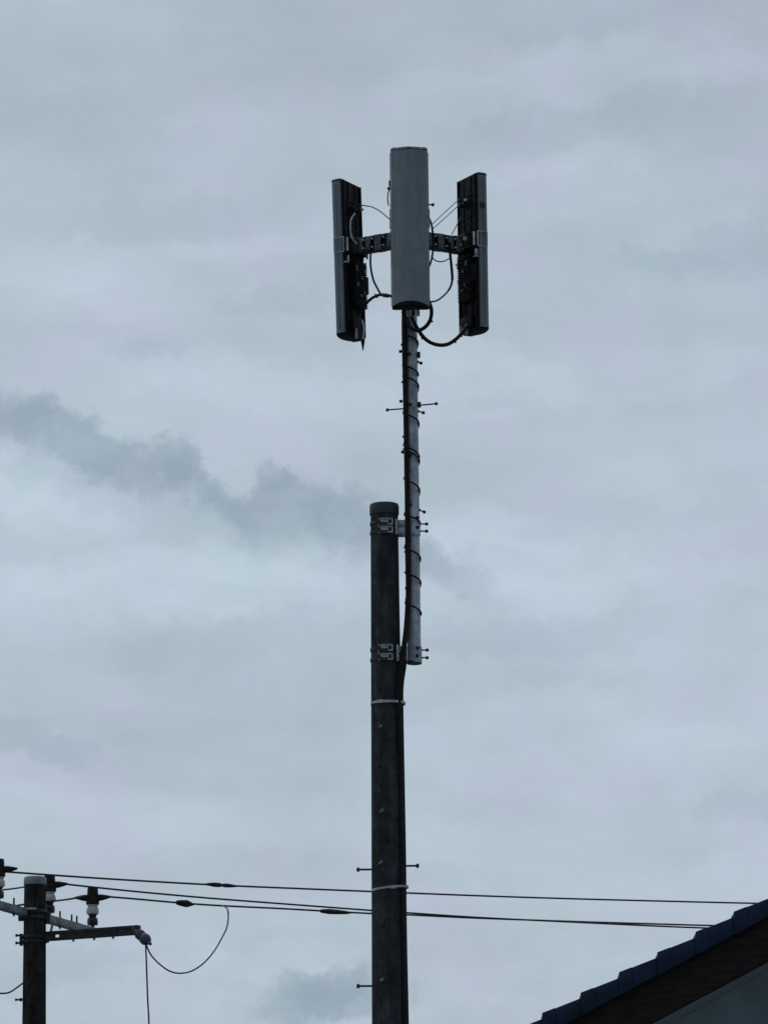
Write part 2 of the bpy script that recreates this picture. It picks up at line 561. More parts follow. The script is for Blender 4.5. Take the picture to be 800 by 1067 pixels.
# dark clip bands by the mast brackets
# ------------------------------------------------------------------ antenna mast
mt = at(427.0, 200, D)
MX = (at(427.6, 340, D).x + at(431.4, 680, D).x) / 2
MZ0, MZ1 = at(431.5, 690.5, D).z, at(427, 196, D).z
MR = 0.054
mast = thing('antenna_mast', (MX, D, MZ0), 'galvanised steel mast with arms, clamped beside the top of the concrete pole', 'mast')
bm = B()
rings(bm, [[(MX + r * math.cos(a), D + r * math.sin(a), z) for a in [2 * math.pi * k / 40 for k in range(40)]]
           for z, r in [(MZ0, MR)] + [(MZ0 + (MZ1 - MZ0) * q / 10, MR) for q in range(1, 10)] + [(MZ1, MR)]])
obj('pipe', bm, 'galv', mast)
bm = B()
lathe(bm, [(MR + .003, -0.012), (MR + .005, -0.01), (MR + .005, 0.006), (MR, 0.008)], (MX, D, MZ0), seg=36)
obj('end_cap', bm, 'dark_steel', mast)


def mz(py):
    return at(430, py, D).z


# climbing bolts and clips on the mast
def mast_bolt(side, tip_px, py, py2=None):
    z = mz(py)
    tip = at(tip_px, py2 if py2 else py, D)
    step_bolt(mast, (MX + side * (MR - 0.01), D, z), (tip.x, D, tip.z), 0.006, 0.0125)


mast_bolt(-1, 403.5, 425.5, 427)
mast_bolt(1, 454.5, 422.5, 420.5)
mast_bolt(1, 451, 213)
mast_bolt(-1, 405, 196)
mast_bolt(1, 444.5, 546)
mast_bolt(1, 444.5, 553.5)
mast_bolt(1, 445, 677.5)
mast_bolt(1, 445, 685.5)
mast_bolt(1, 442, 531, 533.5)
mast_bolt(1, 438.5, 376.5, 378.2)
mast_bolt(1, 441, 428, 430)
mast_bolt(-1, 417.0, 366)
mast_bolt(-1, 417.5, 418, 418)
mast_bolt(-1, 419.4, 471)
for px, py in ((426.5, 370.5), (427.5, 423), (427.5, 476), (427.5, 527), (434, 541), (434, 551), (434.5, 676.5), (434, 685)):
    p = at(px, py, D)
    ang = math.asin(max(-.95, min(.95, (p.x - MX) / MR)))
    dv = Vector((math.sin(ang), -math.cos(ang), 0))
    bm = B()
    lathe(bm, [(0.014, -0.004), (0.014, 0.012), (0.009, 0.014), (0.009, 0.03), (0.006, 0.032)], Vector((MX, D, p.z)) + dv * MR, dv, seg=8)
    obj('bolt_head', bm, 'dark_steel', mast)
for px, py, hh in ((436.6, 370, 0.045), (436.8, 422, 0.04)):
    p = at(px, py, D)
    bm = B()
    box(bm, (MX + MR + 0.010, D - 0.01, p.z), (0.024, 0.04, hh))
    cyl(bm, (MX + MR + 0.012, D - 0.03, p.z), (MX + MR + 0.012, D - 0.045, p.z), 0.012, seg=6)
    obj('bolt_clip', bm, 'dark_steel', mast, bevel=0.002)


# brackets tying mast to pole: two clamp sets
def clamp(ys, dark):
    za, zb = zof(ys[0]), zof(ys[1])
    zc = (za + zb) / 2
    rr = pole_r(zc)
    cl = None
    bm = B()
    # thick dark strap pair round the pole
    for z in (za + 0.006, zb - 0.006):
        seg = 44
        rows = []
        for k in range(seg):
            a = 2 * math.pi * k / seg
            d = Vector((math.cos(a), math.sin(a), 0))
            c = Vector((PX, D, z)) + d * (pole_r(z) + 0.0005)
            h = 0.011
            rows.append([bm.verts.new(c + Vector((0, 0, -h))), bm.verts.new(c + d * .006 + Vector((0, 0, -h))),
                         bm.verts.new(c + d * .006 + Vector((0, 0, h))), bm.verts.new(c + Vector((0, 0, h)))])
        for i in range(seg):
            a_, b_ = rows[i], rows[(i + 1) % seg]
            for j in range(4):
                bm.faces.new((a_[j], b_[j], b_[(j + 1) % 4], a_[(j + 1) % 4]))
    cl = obj('pole_clamp', bm, 'dark_steel', mast)
    # channels along the front, from the pole to the mast
    xl, xr = at(396.5, ys[0], D).x, at(409.3, ys[0], D).x
    for z in (za, zb):
        bm = B()
        yf = D - rr - 0.012
        box(bm, ((xl + xr) / 2, yf, z), (xr - xl, 0.006, 0.05))
        box(bm, ((xl + xr) / 2, yf - 0.011, z + 0.023), (xr - xl - 0.004, 0.02, 0.004))
        obj('channel', bm, 'bright', cl)
        bm = B()
        box(bm, (xl + .028, yf - .008, z - .015), (.056, .010, .016))
        obj('dark_slot', bm, 'dark_steel', cl)  # dark box standing in for a slot's shade at the channel's lower left
        bm = B()
        xb = xl + 0.062
        lathe(bm, [(0.014, 0), (0.014, 0.014), (0.008, 0.015), (0.008, 0.032)], (xb + .012, yf - 0.003, z), (0, -1, 0), seg=6)
        lathe(bm, [(0.012, 0), (0.012, 0.03)], (xl - 0.012, yf + 0.006, z), (0, -1, 0), seg=6)
        obj('nut', bm, 'dark_steel', cl)
        # plates reaching to the mast
        bm = B()
        x0, x1 = PX + rr * 0.8, MX - MR - 0.001
        for yy in (D - 0.07, D + 0.07):
            box(bm, ((x0 + x1) / 2, yy, z), (x1 - x0, 0.006, 0.046))
        box(bm, ((x0 + x1) / 2 + 0.01, D - 0.085, z), (0.03, 0.02, 0.03))
        obj('link_plate', bm, 'galv', cl)
    bm = B()
    box(bm, (xl - 0.012, D - rr + 0.004, zc), (0.010, 0.02, (za - zb) + 0.06))
    box(bm, (PX + 0.094, D - rr + 0.035, zc), (0.018, 0.03, (za - zb) + 0.06))
    obj('side_plate', bm, 'galv' if not dark else 'galv', cl, bevel=0.002)
    # half shell round the mast
    bm = B()
    rows = []
    seg = 20
    for k in range(seg + 1):
        a = R(-95 + 190 * k / seg)
        d = Vector((math.cos(a), math.sin(a), 0))
        c = Vector((MX, D, zc)) + d * (MR + 0.0008)
        h = (za - zb) / 2 + 0.03
        rows.append([bm.verts.new(c + Vector((0, 0, -h))), bm.verts.new(c + d * .006 + Vector((0, 0, -h))),
                     bm.verts.new(c + d * .006 + Vector((0, 0, h))), bm.verts.new(c + Vector((0, 0, h)))])
    for i in range(seg):
        a_, b_ = rows[i], rows[i + 1]
        for j in range(4):
            bm.faces.new((a_[j], b_[j], b_[(j + 1) % 4], a_[(j + 1) % 4]))
    bm.faces.new(rows[0]); bm.faces.new(rows[-1][::-1])
    obj('saddle', bm, 'galv', cl)


clamp((546.8, 555.1), False)
clamp((678.2, 687.4), True)

# three arms at the top carrying the antennas
AZ = at(427, 248, D).z          # height of the arms
RB = 0.53                       # distance of an antenna's back from the mast axis
dirs = [(-math.sin(R(120)), -math.cos(R(120))), (0.0, -1.0), (math.sin(R(120)), -math.cos(R(120)))]
bm = B()
for dz in (-0.05, 0.05):
    lathe(bm, [(MR + .001, dz - 0.022), (MR + .016, dz - 0.022), (MR + .016, dz + 0.022), (MR + .001, dz + 0.022)], (MX, D, AZ), seg=36)
for k in range(6):
    a = R(60 * k + 30)
    d = Vector((math.cos(a), math.sin(a), 0))
    rot = Matrix((Vector((-d.y, d.x, 0)), d, Vector((0, 0, 1)))).transposed()
    box(bm, Vector((MX, D, AZ)) + d * (MR + 0.03), (0.012, 0.05, 0.14), rot)
obj('hub_collar', bm, 'dark_steel', mast)
for dx, dy in dirs:
    d = Vector((dx, dy, 0))
    s = Vector((-dy, dx, 0))
    C0 = Vector((MX, D, AZ))
    rot = Matrix((s, d, Vector((0, 0, 1)))).transposed()
    L0, L1 = MR + 0.02, RB - 0.03
    bm = B()
    for sz in (-1, 1):
        box(bm, C0 + d * (L0 + L1) / 2 + Vector((0, 0, sz * 0.057)), (0.075, L1 - L0, 0.014), rot)
    box(bm, C0 + d * (L0 + L1) / 2 + s * 0.0, (0.008, L1 - L0 - .002, 0.1), rot)
    arm = obj('arm', bm, 'dark_steel', mast, bevel=0.002)
    for q, (f, w_) in enumerate(((0.16, .05), (0.27, .062), (0.36, .05), (0.44, .06))):
        bm = B()
        for ss in (-1, 1):
            box(bm, C0 + d * f + s * ss * 0.043, (0.007, w_, 0.108 + 0.02 * (q % 2)), rot)
        box(bm, C0 + d * (f + w_ / 2 - .006), (0.078, 0.006, 0.098), rot)
        obj('arm_plate', bm, 'dull', arm, bevel=0.0015)
    bm = B()
    for f in (0.115, 0.215, 0.32, 0.40, 0.475):
        for sz in (-1, 1):
            cyl(bm, C0 + d * f - s * 0.055 + Vector((0, 0, sz * 0.035)), C0 + d * f + s * 0.055 + Vector((0, 0, sz * 0.035)), 0.007, seg=8)
        lathe(bm, [(0.012, 0), (0.012, 0.012)], C0 + d * f + Vector((0, 0, 0.063)), (0, 0, 1), seg=6)
    obj('arm_bolt', bm, 'bright', arm)

# ------------------------------------------------------------------ panel antennas (local: x width, -y front, z up from bottom)
PH = at(405, 153, D - 0.62).z - at(405, 319.5, D - 0.62).z
PW, PD = 0.292, 0.128
zc_front = (at(425, 153.5, D - 0.62).z + at(425, 320, D - 0.62).z) / 2


def radome_ring(w, d, z, bulge=0.042, inset=0.0):
    """closed outline: flat back at y=0, bowed front at y=-d"""
    pts = []
    hw = w / 2 - inset
    rc = 0.022
    n = 14
    # back edge right->left
    pts.append((hw - 0.006, -inset))
    pts.append((-hw + 0.006, -inset))
    pts.append((-hw, -0.008 - inset))
    yf = -(d - bulge)
    pts.append((-hw, yf + rc))
    for k in range(1, 5):
        a = R(90 * k / 5)
        pts.append((-hw + rc - rc * math.cos(a), yf + rc - rc * math.sin(a) - 0.2 * rc * math.sin(a)))
    for k in range(n + 1):
        t = -1 + 2 * k / n
        pts.append((t * (hw - rc), yf - 0.2 * rc - (bulge - 0.2 * rc) * (1 - t * t) + inset))
    for k in range(4, 0, -1):
        a = R(90 * k / 5)
        pts.append((hw - rc + rc * math.cos(a), yf + rc - rc * math.sin(a) - 0.2 * rc * math.sin(a)))
    pts.append((hw, yf + rc))
    pts.append((hw, -0.008 - inset))
    return [(x_, y_, z) for x_, y_ in pts]


def lb(bm, x0, x1, y0, y1, z0, z1):
    return box(bm, ((x0 + x1) / 2, (y0 + y1) / 2, (z0 + z1) / 2), (x1 - x0, y1 - y0, z1 - z0))


def make_panel(label):
    t = thing('panel_antenna', (0, 0, 0), label, 'antenna', 'antennas on the three mast arms')
    bm = B()
    rings(bm, [radome_ring(PW, PD, z) for z in [0.0095 + (PH - 0.0355) * q / 12 for q in range(13)]])
    obj('radome', bm, 'radome', t, world=False)
    bm = B()
    rings(bm, [radome_ring(PW + .0014, PD + .0012, PH - 0.0255), radome_ring(PW + .0014, PD + .0012, PH - 0.012),
               radome_ring(PW, PD, PH - 0.004, inset=0.006), radome_ring(PW, PD, PH, inset=0.018)])
    obj('top_cap', bm, 'radome_trim', t, world=False)
    bm = B()
    for sx in (-1, 1):
        fr = [p for p in radome_ring(PW + .0014, PD + .0012, 0) if p[1] < -(PD - .042) + .002 and .010 < sx * p[0] < .135]
        fr.sort()
        rings(bm, [[(x_, y_ - .0015, PH - .020), (x_, y_ - .0015, PH - .0135), (x_, y_ + .004, PH - .0135), (x_, y_ + .004, PH - .020)] for x_, y_, _ in fr])
    obj('cap_seam', bm, 'galv', t, world=False)
    bm = B()
    arch = []
    for x_, y_, z_ in radome_ring(PW + .0014, PD + .0012, 0):
        t_ = abs(x_) / (PW / 2)
        arch.append((x_, y_, 0.012 + (0.034 * max(0.0, 1 - t_ ** 2.4) if y_ < -.02 else 0.0)))
    rings(bm, [radome_ring(PW, PD, -0.002, inset=0.016), radome_ring(PW, PD, 0.001, inset=0.006),
               radome_ring(PW + .0014, PD + .0012, 0.008), arch])
    obj('bottom_cap', bm, 'back', t, world=False)
    # side rails, between radome and back
    bm = B()
    for sx in (-1, 1):
        x0 = sx * (PW / 2 + .001)
        lb(bm, min(x0, x0 + sx * .006), max(x0, x0 + sx * .006), -0.030, -0.002, 0.03, PH - 0.03)
        lb(bm, min(x0, x0 + sx * .004), max(x0, x0 + sx * .004), -0.058, -0.044, 0.045, PH - 0.05)
    obj('side_rail', bm, 'side', t, world=False)
    bm = B()
    lb(bm, -PW / 2 + .006, PW / 2 - .006, 0.0005, 0.014, 0.012, PH - 0.014)
    # pressed ribs and rims
    for sx in (-1, 1):
        lb(bm, min(sx * .128, sx * .138), max(sx * .128, sx * .138), .0142, .03, .02, PH - .02)
        lb(bm, min(sx * .05, sx * .058), max(sx * .05, sx * .058), .0142, .022, .02, PH - .02)
    for zz_ in (PH * .86, PH * .72):
        lb(bm, -.127, .127, .0145, .02, zz_, zz_ + .012)
    obj('back_plate', bm, 'back', t, world=False, bevel=0.0015)
    # radio unit with fins, below the arm
    bm = B()
    zt = PH * 0.47
    zb_ = PH * 0.185
    lb(bm, -.104, .072, .0146, .066, zb_, zt)
    nf = 20
    for k in range(nf):
        zz_ = zb_ + 0.01 + (zt - zb_ - 0.026) * k / (nf - 1)
        lb(bm, -.112, .080, .05, .074, zz_, zz_ + .006)
    ru = obj('radio_unit', bm, 'radio', t, world=False)
    bm = B()
    for x_, z_, sx_, sz_ in ((-.07, .40, .03, .04), (-.02, .36, .02, .03), (.05, .31, .03, .025), (-.05, .27, .022, .03),
                             (.0, .245, .03, .02), (.06, .40, .02, .05)):
        lb(bm, x_ - sx_ / 2, x_ + sx_ / 2, .0745, .084, z_ * PH, z_ * PH + sz_)
    obj('label_plate', bm, 'dull', ru, world=False, bevel=0.002)
    bm = B()
    lb(bm, -.150, -.1041, .03, .064, PH * .29, PH * .40)
    obj('latch', bm, 'radio', ru, world=False, bevel=0.003)
    # connector panel at the bottom
    bm = B()
    lb(bm, -.09, .09, .0146, .05, .035, .12)
    cp = obj('connector_block', bm, 'back', t, world=False, bevel=0.004)
    for i_, (x_, y_) in enumerate(((-.06, .04), (-.02, .055), (.02, .04), (.06, .055))):
        bm = B()
        cyl(bm, (x_, y_, .05), (x_, y_, -.005), .011, seg=14)
        cyl(bm, (x_, y_, .0), (x_, y_, -.035), .014, .010, seg=8)
        obj('connector', bm, 'galv' if i_ % 2 else 'radio', cp, world=False)
    # upper hinge bracket
    bm = B()
    zu = PH * .815
    lb(bm, -.06, .06, .0146, .02, zu - .035, zu + .035)
    for sx in (-1, 1):
        lb(bm, min(sx * .03, sx * .036), max(sx * .03, sx * .036), .0205, .075, zu - .03, zu + .03)
    cyl(bm, (-.05, .055, zu), (.05, .055, zu), .009, seg=10)
    lathe(bm, [(.014, 0), (.014, .012)], (.05, .055, zu), (1, 0, 0), seg=6)
    obj('tilt_hinge', bm, 'dark_steel', t, world=False)
    bm = B()
    lathe(bm, [(.013, 0), (.013, .01), (.007, .011), (.007, .022)], (-.06, .07, zu + .01), (-1, .3, 0), seg=8)
    obj('hinge_nut', bm, 'bright', t, world=False)
    # side catch
    bm = B()
    lb(bm, -PW / 2 - .017, -PW / 2 - .0065, -.055, -.012, PH * .77, PH * .80)
    obj('catch', bm, 'dark_steel', t, world=False, bevel=.002)
    # bracket at the arm (set later to the arm's height): loop plate on each side + back bracket
    za = PH / 2 + (AZ - zc_front)
    bm = B()
    lb(bm, -.10, .10, .0146, .022, za - .075, za + .075)
    for sx in (-1, 1):
        lb(bm, min(sx * .07, sx * .078), max(sx * .07, sx * .078), .0225, .095, za - .07, za + .07)
    lb(bm, -.069, .069, .08, .088, za - .06, za + .06)
    for sx in (-1, 1):
        for sz in (-1, 1):
            lathe(bm, [(.012, 0), (.012, .012), (.007, .013), (.007, .04)], (sx * .09, .022, za + sz * .055), (0, 1, 0), seg=6)
    br = obj('mounting_bracket', bm, 'dark_steel', t, world=False)
    bm = B()
    for sx in (-1, 1):
        xs0, xs1 = sorted((sx * (PW / 2 + .007), sx * (PW / 2 + .013)))
        lb(bm, xs0, xs1, -.075, .022, za + .058, za + .064)
        lb(bm, xs0, xs1, -.075, .022, za - .064, za - .058)
        lb(bm, xs0, xs1, -.075, -.069, za - .0575, za + .0575)
        lb(bm, xs0, xs1, .0145, .022, za - .0575, za + .0575)
        lb(bm, xs0, xs1, .045, .062, za - .06, za + .05)
    lathe(bm, [(.016, 0), (.016, .02)], (-.1, .1, za - .005), (-1, 1, 0), seg=10)
    lathe(bm, [(.012, 0), (.012, .02)], (-.04, .1, za - .04), (-.2, 1, 0), seg=8)
    obj('bracket_loop', bm, 'galv', br, world=False)
    # little side arm clamp under the bracket
    bm = B()
    for sx in (-1, 1):
        xs0, xs1 = sorted((sx * (PW / 2 - .03), sx * (PW / 2 + .012)))
        lb(bm, xs0, xs1, .016, .045, za - .155, za - .145)
        lb(bm, xs0, xs0 + .01, .02, .045, za - .14, za - .09)
    obj('cable_clip', bm, 'galv', t, world=False, bevel=.001)
    return t


def copy_tree(o, parent=None):
    c = o.copy()
    COL.objects.link(c)
    c.parent = parent
    for ch in list(o.children):
        copy_tree(ch, c)
    return c


labels = ['flat antenna on the left of the mast, its dark back and radio unit showing',
          'flat grey antenna facing the viewer in front of the mast top',
          'flat antenna on the right of the mast, its dark back and connectors showing']
p0 = make_panel(labels[1])
panels = []
for i, (dx, dy) in enumerate(dirs):
    t = p0 if i == 1 else copy_tree(p0)
    t['label'] = labels[i]
    d = Vector((dx, dy, 0))
    zoff = {0: -0.005, 1: 0, 2: 0.03}[i]
    base = Vector((MX + (0.008, 0, 0.03)[i], D, zc_front - PH / 2 + zoff)) + d * RB
    t.location = base
    rz = math.atan2(dx, -dy)
    t.rotation_mode = 'XYZ'
    # slight mechanical downtilt about the panel's own x axis
    rot = Matrix.Rotation(rz, 3, 'Z') @ Matrix.Rotation(R((1.5, 0.9, -0.1)[i]), 3, 'X')
    t.rotation_euler = rot.to_euler()
    panels.append(t)
if True:
    pass

# ------------------------------------------------------------------ cables at the head
def cable(label, pts, r, m='rubber', ties=None, name='jumper_cable', cat='cable', group='jumper cables looping between the antennas'):
    P = [at(a, b, D + c) for a, b, c in pts]
    t = thing(name, P[0], label, cat, group)
    bm = B()
    tube(bm, P, r, 10)
    obj('sheath', bm, m, t)
    for a, b, c, ux, uy in ties or []:
        p = at(a, b, D + c)
        q = at(a + ux, b + uy, D + c)
        bm = B()
        cyl(bm, p, q, 0.006, 0.004, seg=6)
        lathe(bm, [(r + .004, -.006), (r + .004, .006)], p, Vector((uy, 0, ux)).normalized() if abs(ux) + abs(uy) else (0, 0, 1), seg=12)
        obj('cable_tie', bm, m, t)
    return t


cable('thin grey cable arching from the left antenna to the middle one, above the arm',
      [(374, 213, .2), (380, 214, .15), (388, 215.5, .0), (396, 220, -.2), (404, 226.5, -.4), (410, 232, -.5)], 0.0052, 'grey_cable')
cable('pale short loop of cable on the back of the left antenna',
      [(370, 222, .0), (366, 228, -.03), (365, 238, -.04), (367, 248, -.04), (372, 254, -.02)], 0.006, 'galv')
cable('thin black cable hanging from the left arm to the thick cable below',
      [(385, 250, .15), (386, 262, .12), (386, 276, .12), (388.5, 290, .1), (393, 300, .05), (398, 307.5, -.05), (404, 309, -.2)], 0.0085)
cable('thick black cable curving from the foot of the left antenna behind the middle one',
      [(374, 326, .2), (379, 319, .15), (385, 312.5, .1), (391, 308.5, 0), (398, 306.8, -.1), (406, 308, -.2), (414, 312, -.2), (421, 322, -.06)],
      0.012, ties=[(392, 308.5, 0, -1.5, -3)])
cable('long black cable tail dangling from the foot of the left antenna',
      [(373, 330, .1), (376, 338, .06), (377.3, 348, .05), (378, 357, .05), (378, 365, .05)], [0.018] * 8 + [.022] * 12 + [.020, .018, .017, .016, .014, .013, .011, .010, .009, .007, .006, .005, .004])
cable('short pale cable strip beside the dangling tail under the left antenna',
      [(377.5, 333, .03), (379, 340, .03), (379, 347, .03), (378, 353, .03)], 0.006, 'bright')
cable('black cable dropping from the right arm and curling back under the middle antenna',
      [(468.5, 252, .12), (469, 265, .12), (470.5, 280, .12), (471, 292, .1), (468, 301, .05), (462, 308, -.05), (455, 313, -.15), (447, 314.5, -.3)],
      [.011] * 24 + [.009] * 10 + [.007] * 30)
cable('black cable bowed out along the right edge of the middle antenna across the arm',
      [(443, 220, -.4), (446, 225, -.3), (449.5, 234, -.2), (451, 246, -.12), (451, 260, -.12), (449, 272, -.2), (445, 281, -.35), (442, 284, -.45)], 0.0085)
cable('upper one of two faint parallel stay cords slanting up to the right antenna',
      [(479, 206.5, .2), (465, 219.5, 0), (450.5, 233, -.1)], 0.0035, 'grey_cable')
cable('lower one of two faint parallel stay cords slanting up to the right antenna',
      [(480, 211.5, .2), (466, 224.5, 0), (451.5, 237.5, -.1)], 0.0035, 'grey_cable')
cable('short faint cord from the right arm up to the right antenna',
      [(480, 226, .15), (475.5, 235, .1), (470.5, 244, .1)], 0.004, 'grey_cable')
cable('faint thin cord sagging just below the right arm',
      [(449, 266, .0), (453, 270.8, 0), (458, 272.4, 0), (463, 271.8, 0), (468, 269, 0.05)], 0.005, 'grey_cable')
cable('thick black cable looping round the foot of the middle antenna to the mast',
      [(440, 306, -.45), (445.5, 312, -.42), (449.3, 322, -.3), (448.5, 332, -.2), (443.5, 340, -.15), (436, 344, -.12), (429, 342, -.1), (424, 335, -.08), (422, 326, -.08)],
      0.0155, ties=[(448.8, 334, -.2, 2, 1.5)])
cable('thick black cable sagging from the mast to the foot of the right antenna',
      [(429, 330, -.08), (432, 337, -.09), (436, 344, -.08), (441, 351, -.03), (448, 356.5, .02), (457, 359.3, .06), (466, 358.6, .1), (474, 354, .13), (481, 347, .16), (486, 340, .2)],
      0.0155, ties=[(440.5, 351, -.03, -1.5, 2.5), (473.5, 354.8, .13, 1.5, 2.5)])
cable('black cable loop standing off the left edge of the middle antenna near its top',
      [(406, 196, -.4), (404.3, 201, -.38), (403.8, 208, -.38), (405, 214, -.4)], 0.005)
# ------------------------------------------------------------------ feeder down mast and pole, with spiral tie cord
fp = [(421.3, 316, -.065), (421.2, 340, -.065), (421.6, 372, -.065), (422.6, 425, -.065), (423.6, 480, -.065), (424.5, 540, -.065),
      (425.0, 580, -.065), (425.3, 615, -.065), (424.2, 645, -.08), (421.6, 668, -.10), (418.6, 690, -.10), (416.2, 712, -.095), (415.4, 735, -.095)]
P = [at(a, b, D + c) for a, b, c in fp]
zt = P[-1].z
for q in range(1, 14):
    z = zt - (zt - 0.0) * q / 13
    rr = pole_r(z) + 0.006
    P.append(Vector((PX + rr * math.cos(R(-36)) * 1.0, D + rr * math.sin(R(-36)), z)))
fd = thing('feeder_cable', (P[-1].x, P[-1].y, 0), 'thick black cable bundle strapped down the mast and the right side of the pole', 'cable')
bm = B()
tube(bm, P, 0.021, 12)
obj('main_cable', bm, 'rubber', fd)
bm = B()
random.seed(3)
P2 = [p + Vector((0.022 + random.uniform(-.003, .003), 0.022, 0)) if i > 9 else p + Vector((-0.004 + random.uniform(-.003, .003), 0.03, 0)) for i, p in enumerate(P)]
tube(bm, P2, 0.013, 10)
obj('side_cable', bm, 'rubber', fd)
bm = B()
P3 = [p + Vector((0.012, 0.052, 0)) if i > 11 else p + Vector((-0.012 + random.uniform(-.002, .003), -0.004, 0)) for i, p in enumerate(P)]
tube(bm, P3, 0.011, 10)
obj('thin_cable', bm, 'rubber', fd)
lefts = [(349, 358), (381, 391), (392, 403), (431, 442), (464, 477), (468, 481), (499, 512), (537, 546), (571, 583), (597, 608), (629, 640)]
pts = []
RC = 0.066
cxo = -0.004
for i, (yl, yr) in enumerate(lefts):
    zl, zr = mz(yl), mz(yr)
    for k in range(9):
        a = R(180 + 180 * k / 8)
        f = k / 8
        pts.append(Vector((MX + cxo + (RC - .004) * math.cos(a), D - 0.018 + 0.078 * math.sin(a), zl + (zr - zl) * f)))
    if i < len(lefts) - 1:
        zn = mz(lefts[i + 1][0])
        for k in range(1, 8):
            a = R(180 * k / 8)
            pts.append(Vector((MX + cxo + (RC - .004) * math.cos(a), D - 0.004 + 0.062 * math.sin(a), zr + (zn - zr) * k / 8)))
for k in range(1, 6):
    a = R(180 * k / 8)
    pts.append(Vector((MX + cxo + (RC - .004) * math.cos(a), D - 0.004 + 0.062 * math.sin(a), pts[-1].z - .006)))
bm = B()
tube(bm, pts, 0.0074, 8, smooth=3)
obj('tie_cord', bm, 'rubber', fd)
for yl in (359, 398, 455, 575, 613, 625):
    z = mz(yl)
    p = at(420.2 + (yl - 340) * .0165, yl, D - .065)
    bm = B()
    box(bm, p + Vector((-.012, 0, 0)), (.022, .02, .016))
    obj('tie_knot', bm, 'rubber', fd, bevel=.003)

# ------------------------------------------------------------------ power pole on the left
DL = 38.0
lt = at(36.6, 913.5, DL)
LX, LZ = lt.x, lt.z
def lr(z): return 0.092 + (LZ - z) / 150.0
pp = thing('utility_pole', (LX, DL, 0), 'dark concrete power pole with a pale cap and crossarms, at the left edge', 'pole')
bm = B()
zs = [0] + [LZ - 0.08 - k * 0.5 for k in range(int((LZ - .3) / .5), -1, -1)]
rings(bm, [[(LX + lr(z) * math.cos(a), DL + lr(z) * math.sin(a), z) for a in [2 * math.pi * k / 40 for k in range(40)]] for z in zs])
obj('shaft', bm, 'old_concrete', pp)
bm = B()
lathe(bm, [(.0945, -.075), (.0965, -.072), (.0965, -.03), (.092, -.012), (.078, -.003), (.03, 0)], (LX, DL, LZ), seg=40)
obj('cap', bm, 'light_cap', pp)


def zl_(py): return at(36, py, DL).z


bm = B()
for zz_ in (zl_(950.5), zl_(957)):
    lathe(bm, [(lr(zz_) + .0006, -.014), (lr(zz_) + .008, -.014), (lr(zz_) + .008, .014), (lr(zz_) + .0006, .014)], (LX, DL, zz_), seg=36)
zz_ = zl_(953.5)
box(bm, (LX - lr(zz_) - .022, DL - .01, zz_ - .01), (.045, .05, .085))
box(bm, (LX + lr(zz_) + .018, DL - .01, zz_ - .03), (.035, .05, .10))
obj('arm_band', bm, 'dark_steel', pp, bevel=.002)
bm = B()
box(bm, (LX - .03, DL - lr(zz_) - .011, zl_(948.7)), (.1, .008, .016))
obj('band_buckle', bm, 'galv', pp)
# long crossarm running away from the viewer
best = None
for k in range(400):                  # the arm is level and passes just behind the pole
    ya = DL - 0.2 - k * 0.003
    A_ = at(0.0, 944.0, ya)
    f_ = (36.0 / 99.0)
    yb = ya + (DL + 0.15 - ya) / f_
    B_ = at(99.0, 972.0, yb)
    if best is None or abs(A_.z - B_.z) < best[0]:
        best = (abs(A_.z - B_.z), A_, B_)
aA, aB = best[1], best[2]
dA = (aB - aA)
a0 = aA - dA * 0.35
zmean = (aA.z + aB.z) / 2
ax0, ax1 = Vector((a0.x, a0.y, a0.z)), Vector((aB.x, aB.y, aB.z)) + dA * .03
bm = B()
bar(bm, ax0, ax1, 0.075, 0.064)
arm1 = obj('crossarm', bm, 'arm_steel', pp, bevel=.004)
print('ARM dz', aA.z, aB.z, 'passes pole at', [round(v, 2) for v in (aA + dA * ((LX - aA.x) / dA.x))], LX, DL)
bm = B()
for f in (.14, .62, .745, .80, .97):
    p = aA + dA * f
    lathe(bm, [(.014, 0), (.014, .015), (.008, .016), (.008, .07)], p + Vector((0, 0, .028)), (0, 0, 1), seg=6)
    lathe(bm, [(.014, 0), (.014, .015), (.008, .016), (.008, .03)], p - Vector((0, 0, .028)), (0, 0, -1), seg=6)
obj('arm_bolt', bm, 'dark_steel', arm1)
# second arm reaching right, towards the lead-out
b0 = at(47, 976.6, DL - .02)
b1 = at(145.5, 969.6, DL - .32)
dB = b1 - b0
bm = B()
s_, d_, u_ = frame_of(dB)
for off, hh in ((.028, .026), (-.026, .022)):
    bar(bm, b0 + u_ * off, b1 + u_ * off, .06, hh)
bar(bm, b0 + dB * .16 , b1, .05, .03)
bar(bm, b0 - dB * .02, b0 + dB * .10, .05, .035)
arm2 = obj('crossarm', bm, 'dark_steel', pp, bevel=.002)
bm = B()
bar(bm, b0 + dB * .155 - s_ * .031 , b0 + dB * 0.985 - s_ * .031, .003, .03)
box(bm, b1 - dB * .045 - s_ * .034, (.05, .012, .075))
for f in (.3, .52, .72):
    lathe(bm, [(.013, 0), (.013, .012), (.008, .013), (.008, .022)], b0 + dB * f - u_ * .037, -u_, seg=6)
obj('arm_fitting', bm, 'galv', arm2)
bm = B()
bar(bm, at(52, 976, DL - .03), at(55, 962, DL + .12), .012, .035)
obj('arm_brace', bm, 'dark_steel', pp)
bm = B()
zz_ = zl_(979.5)
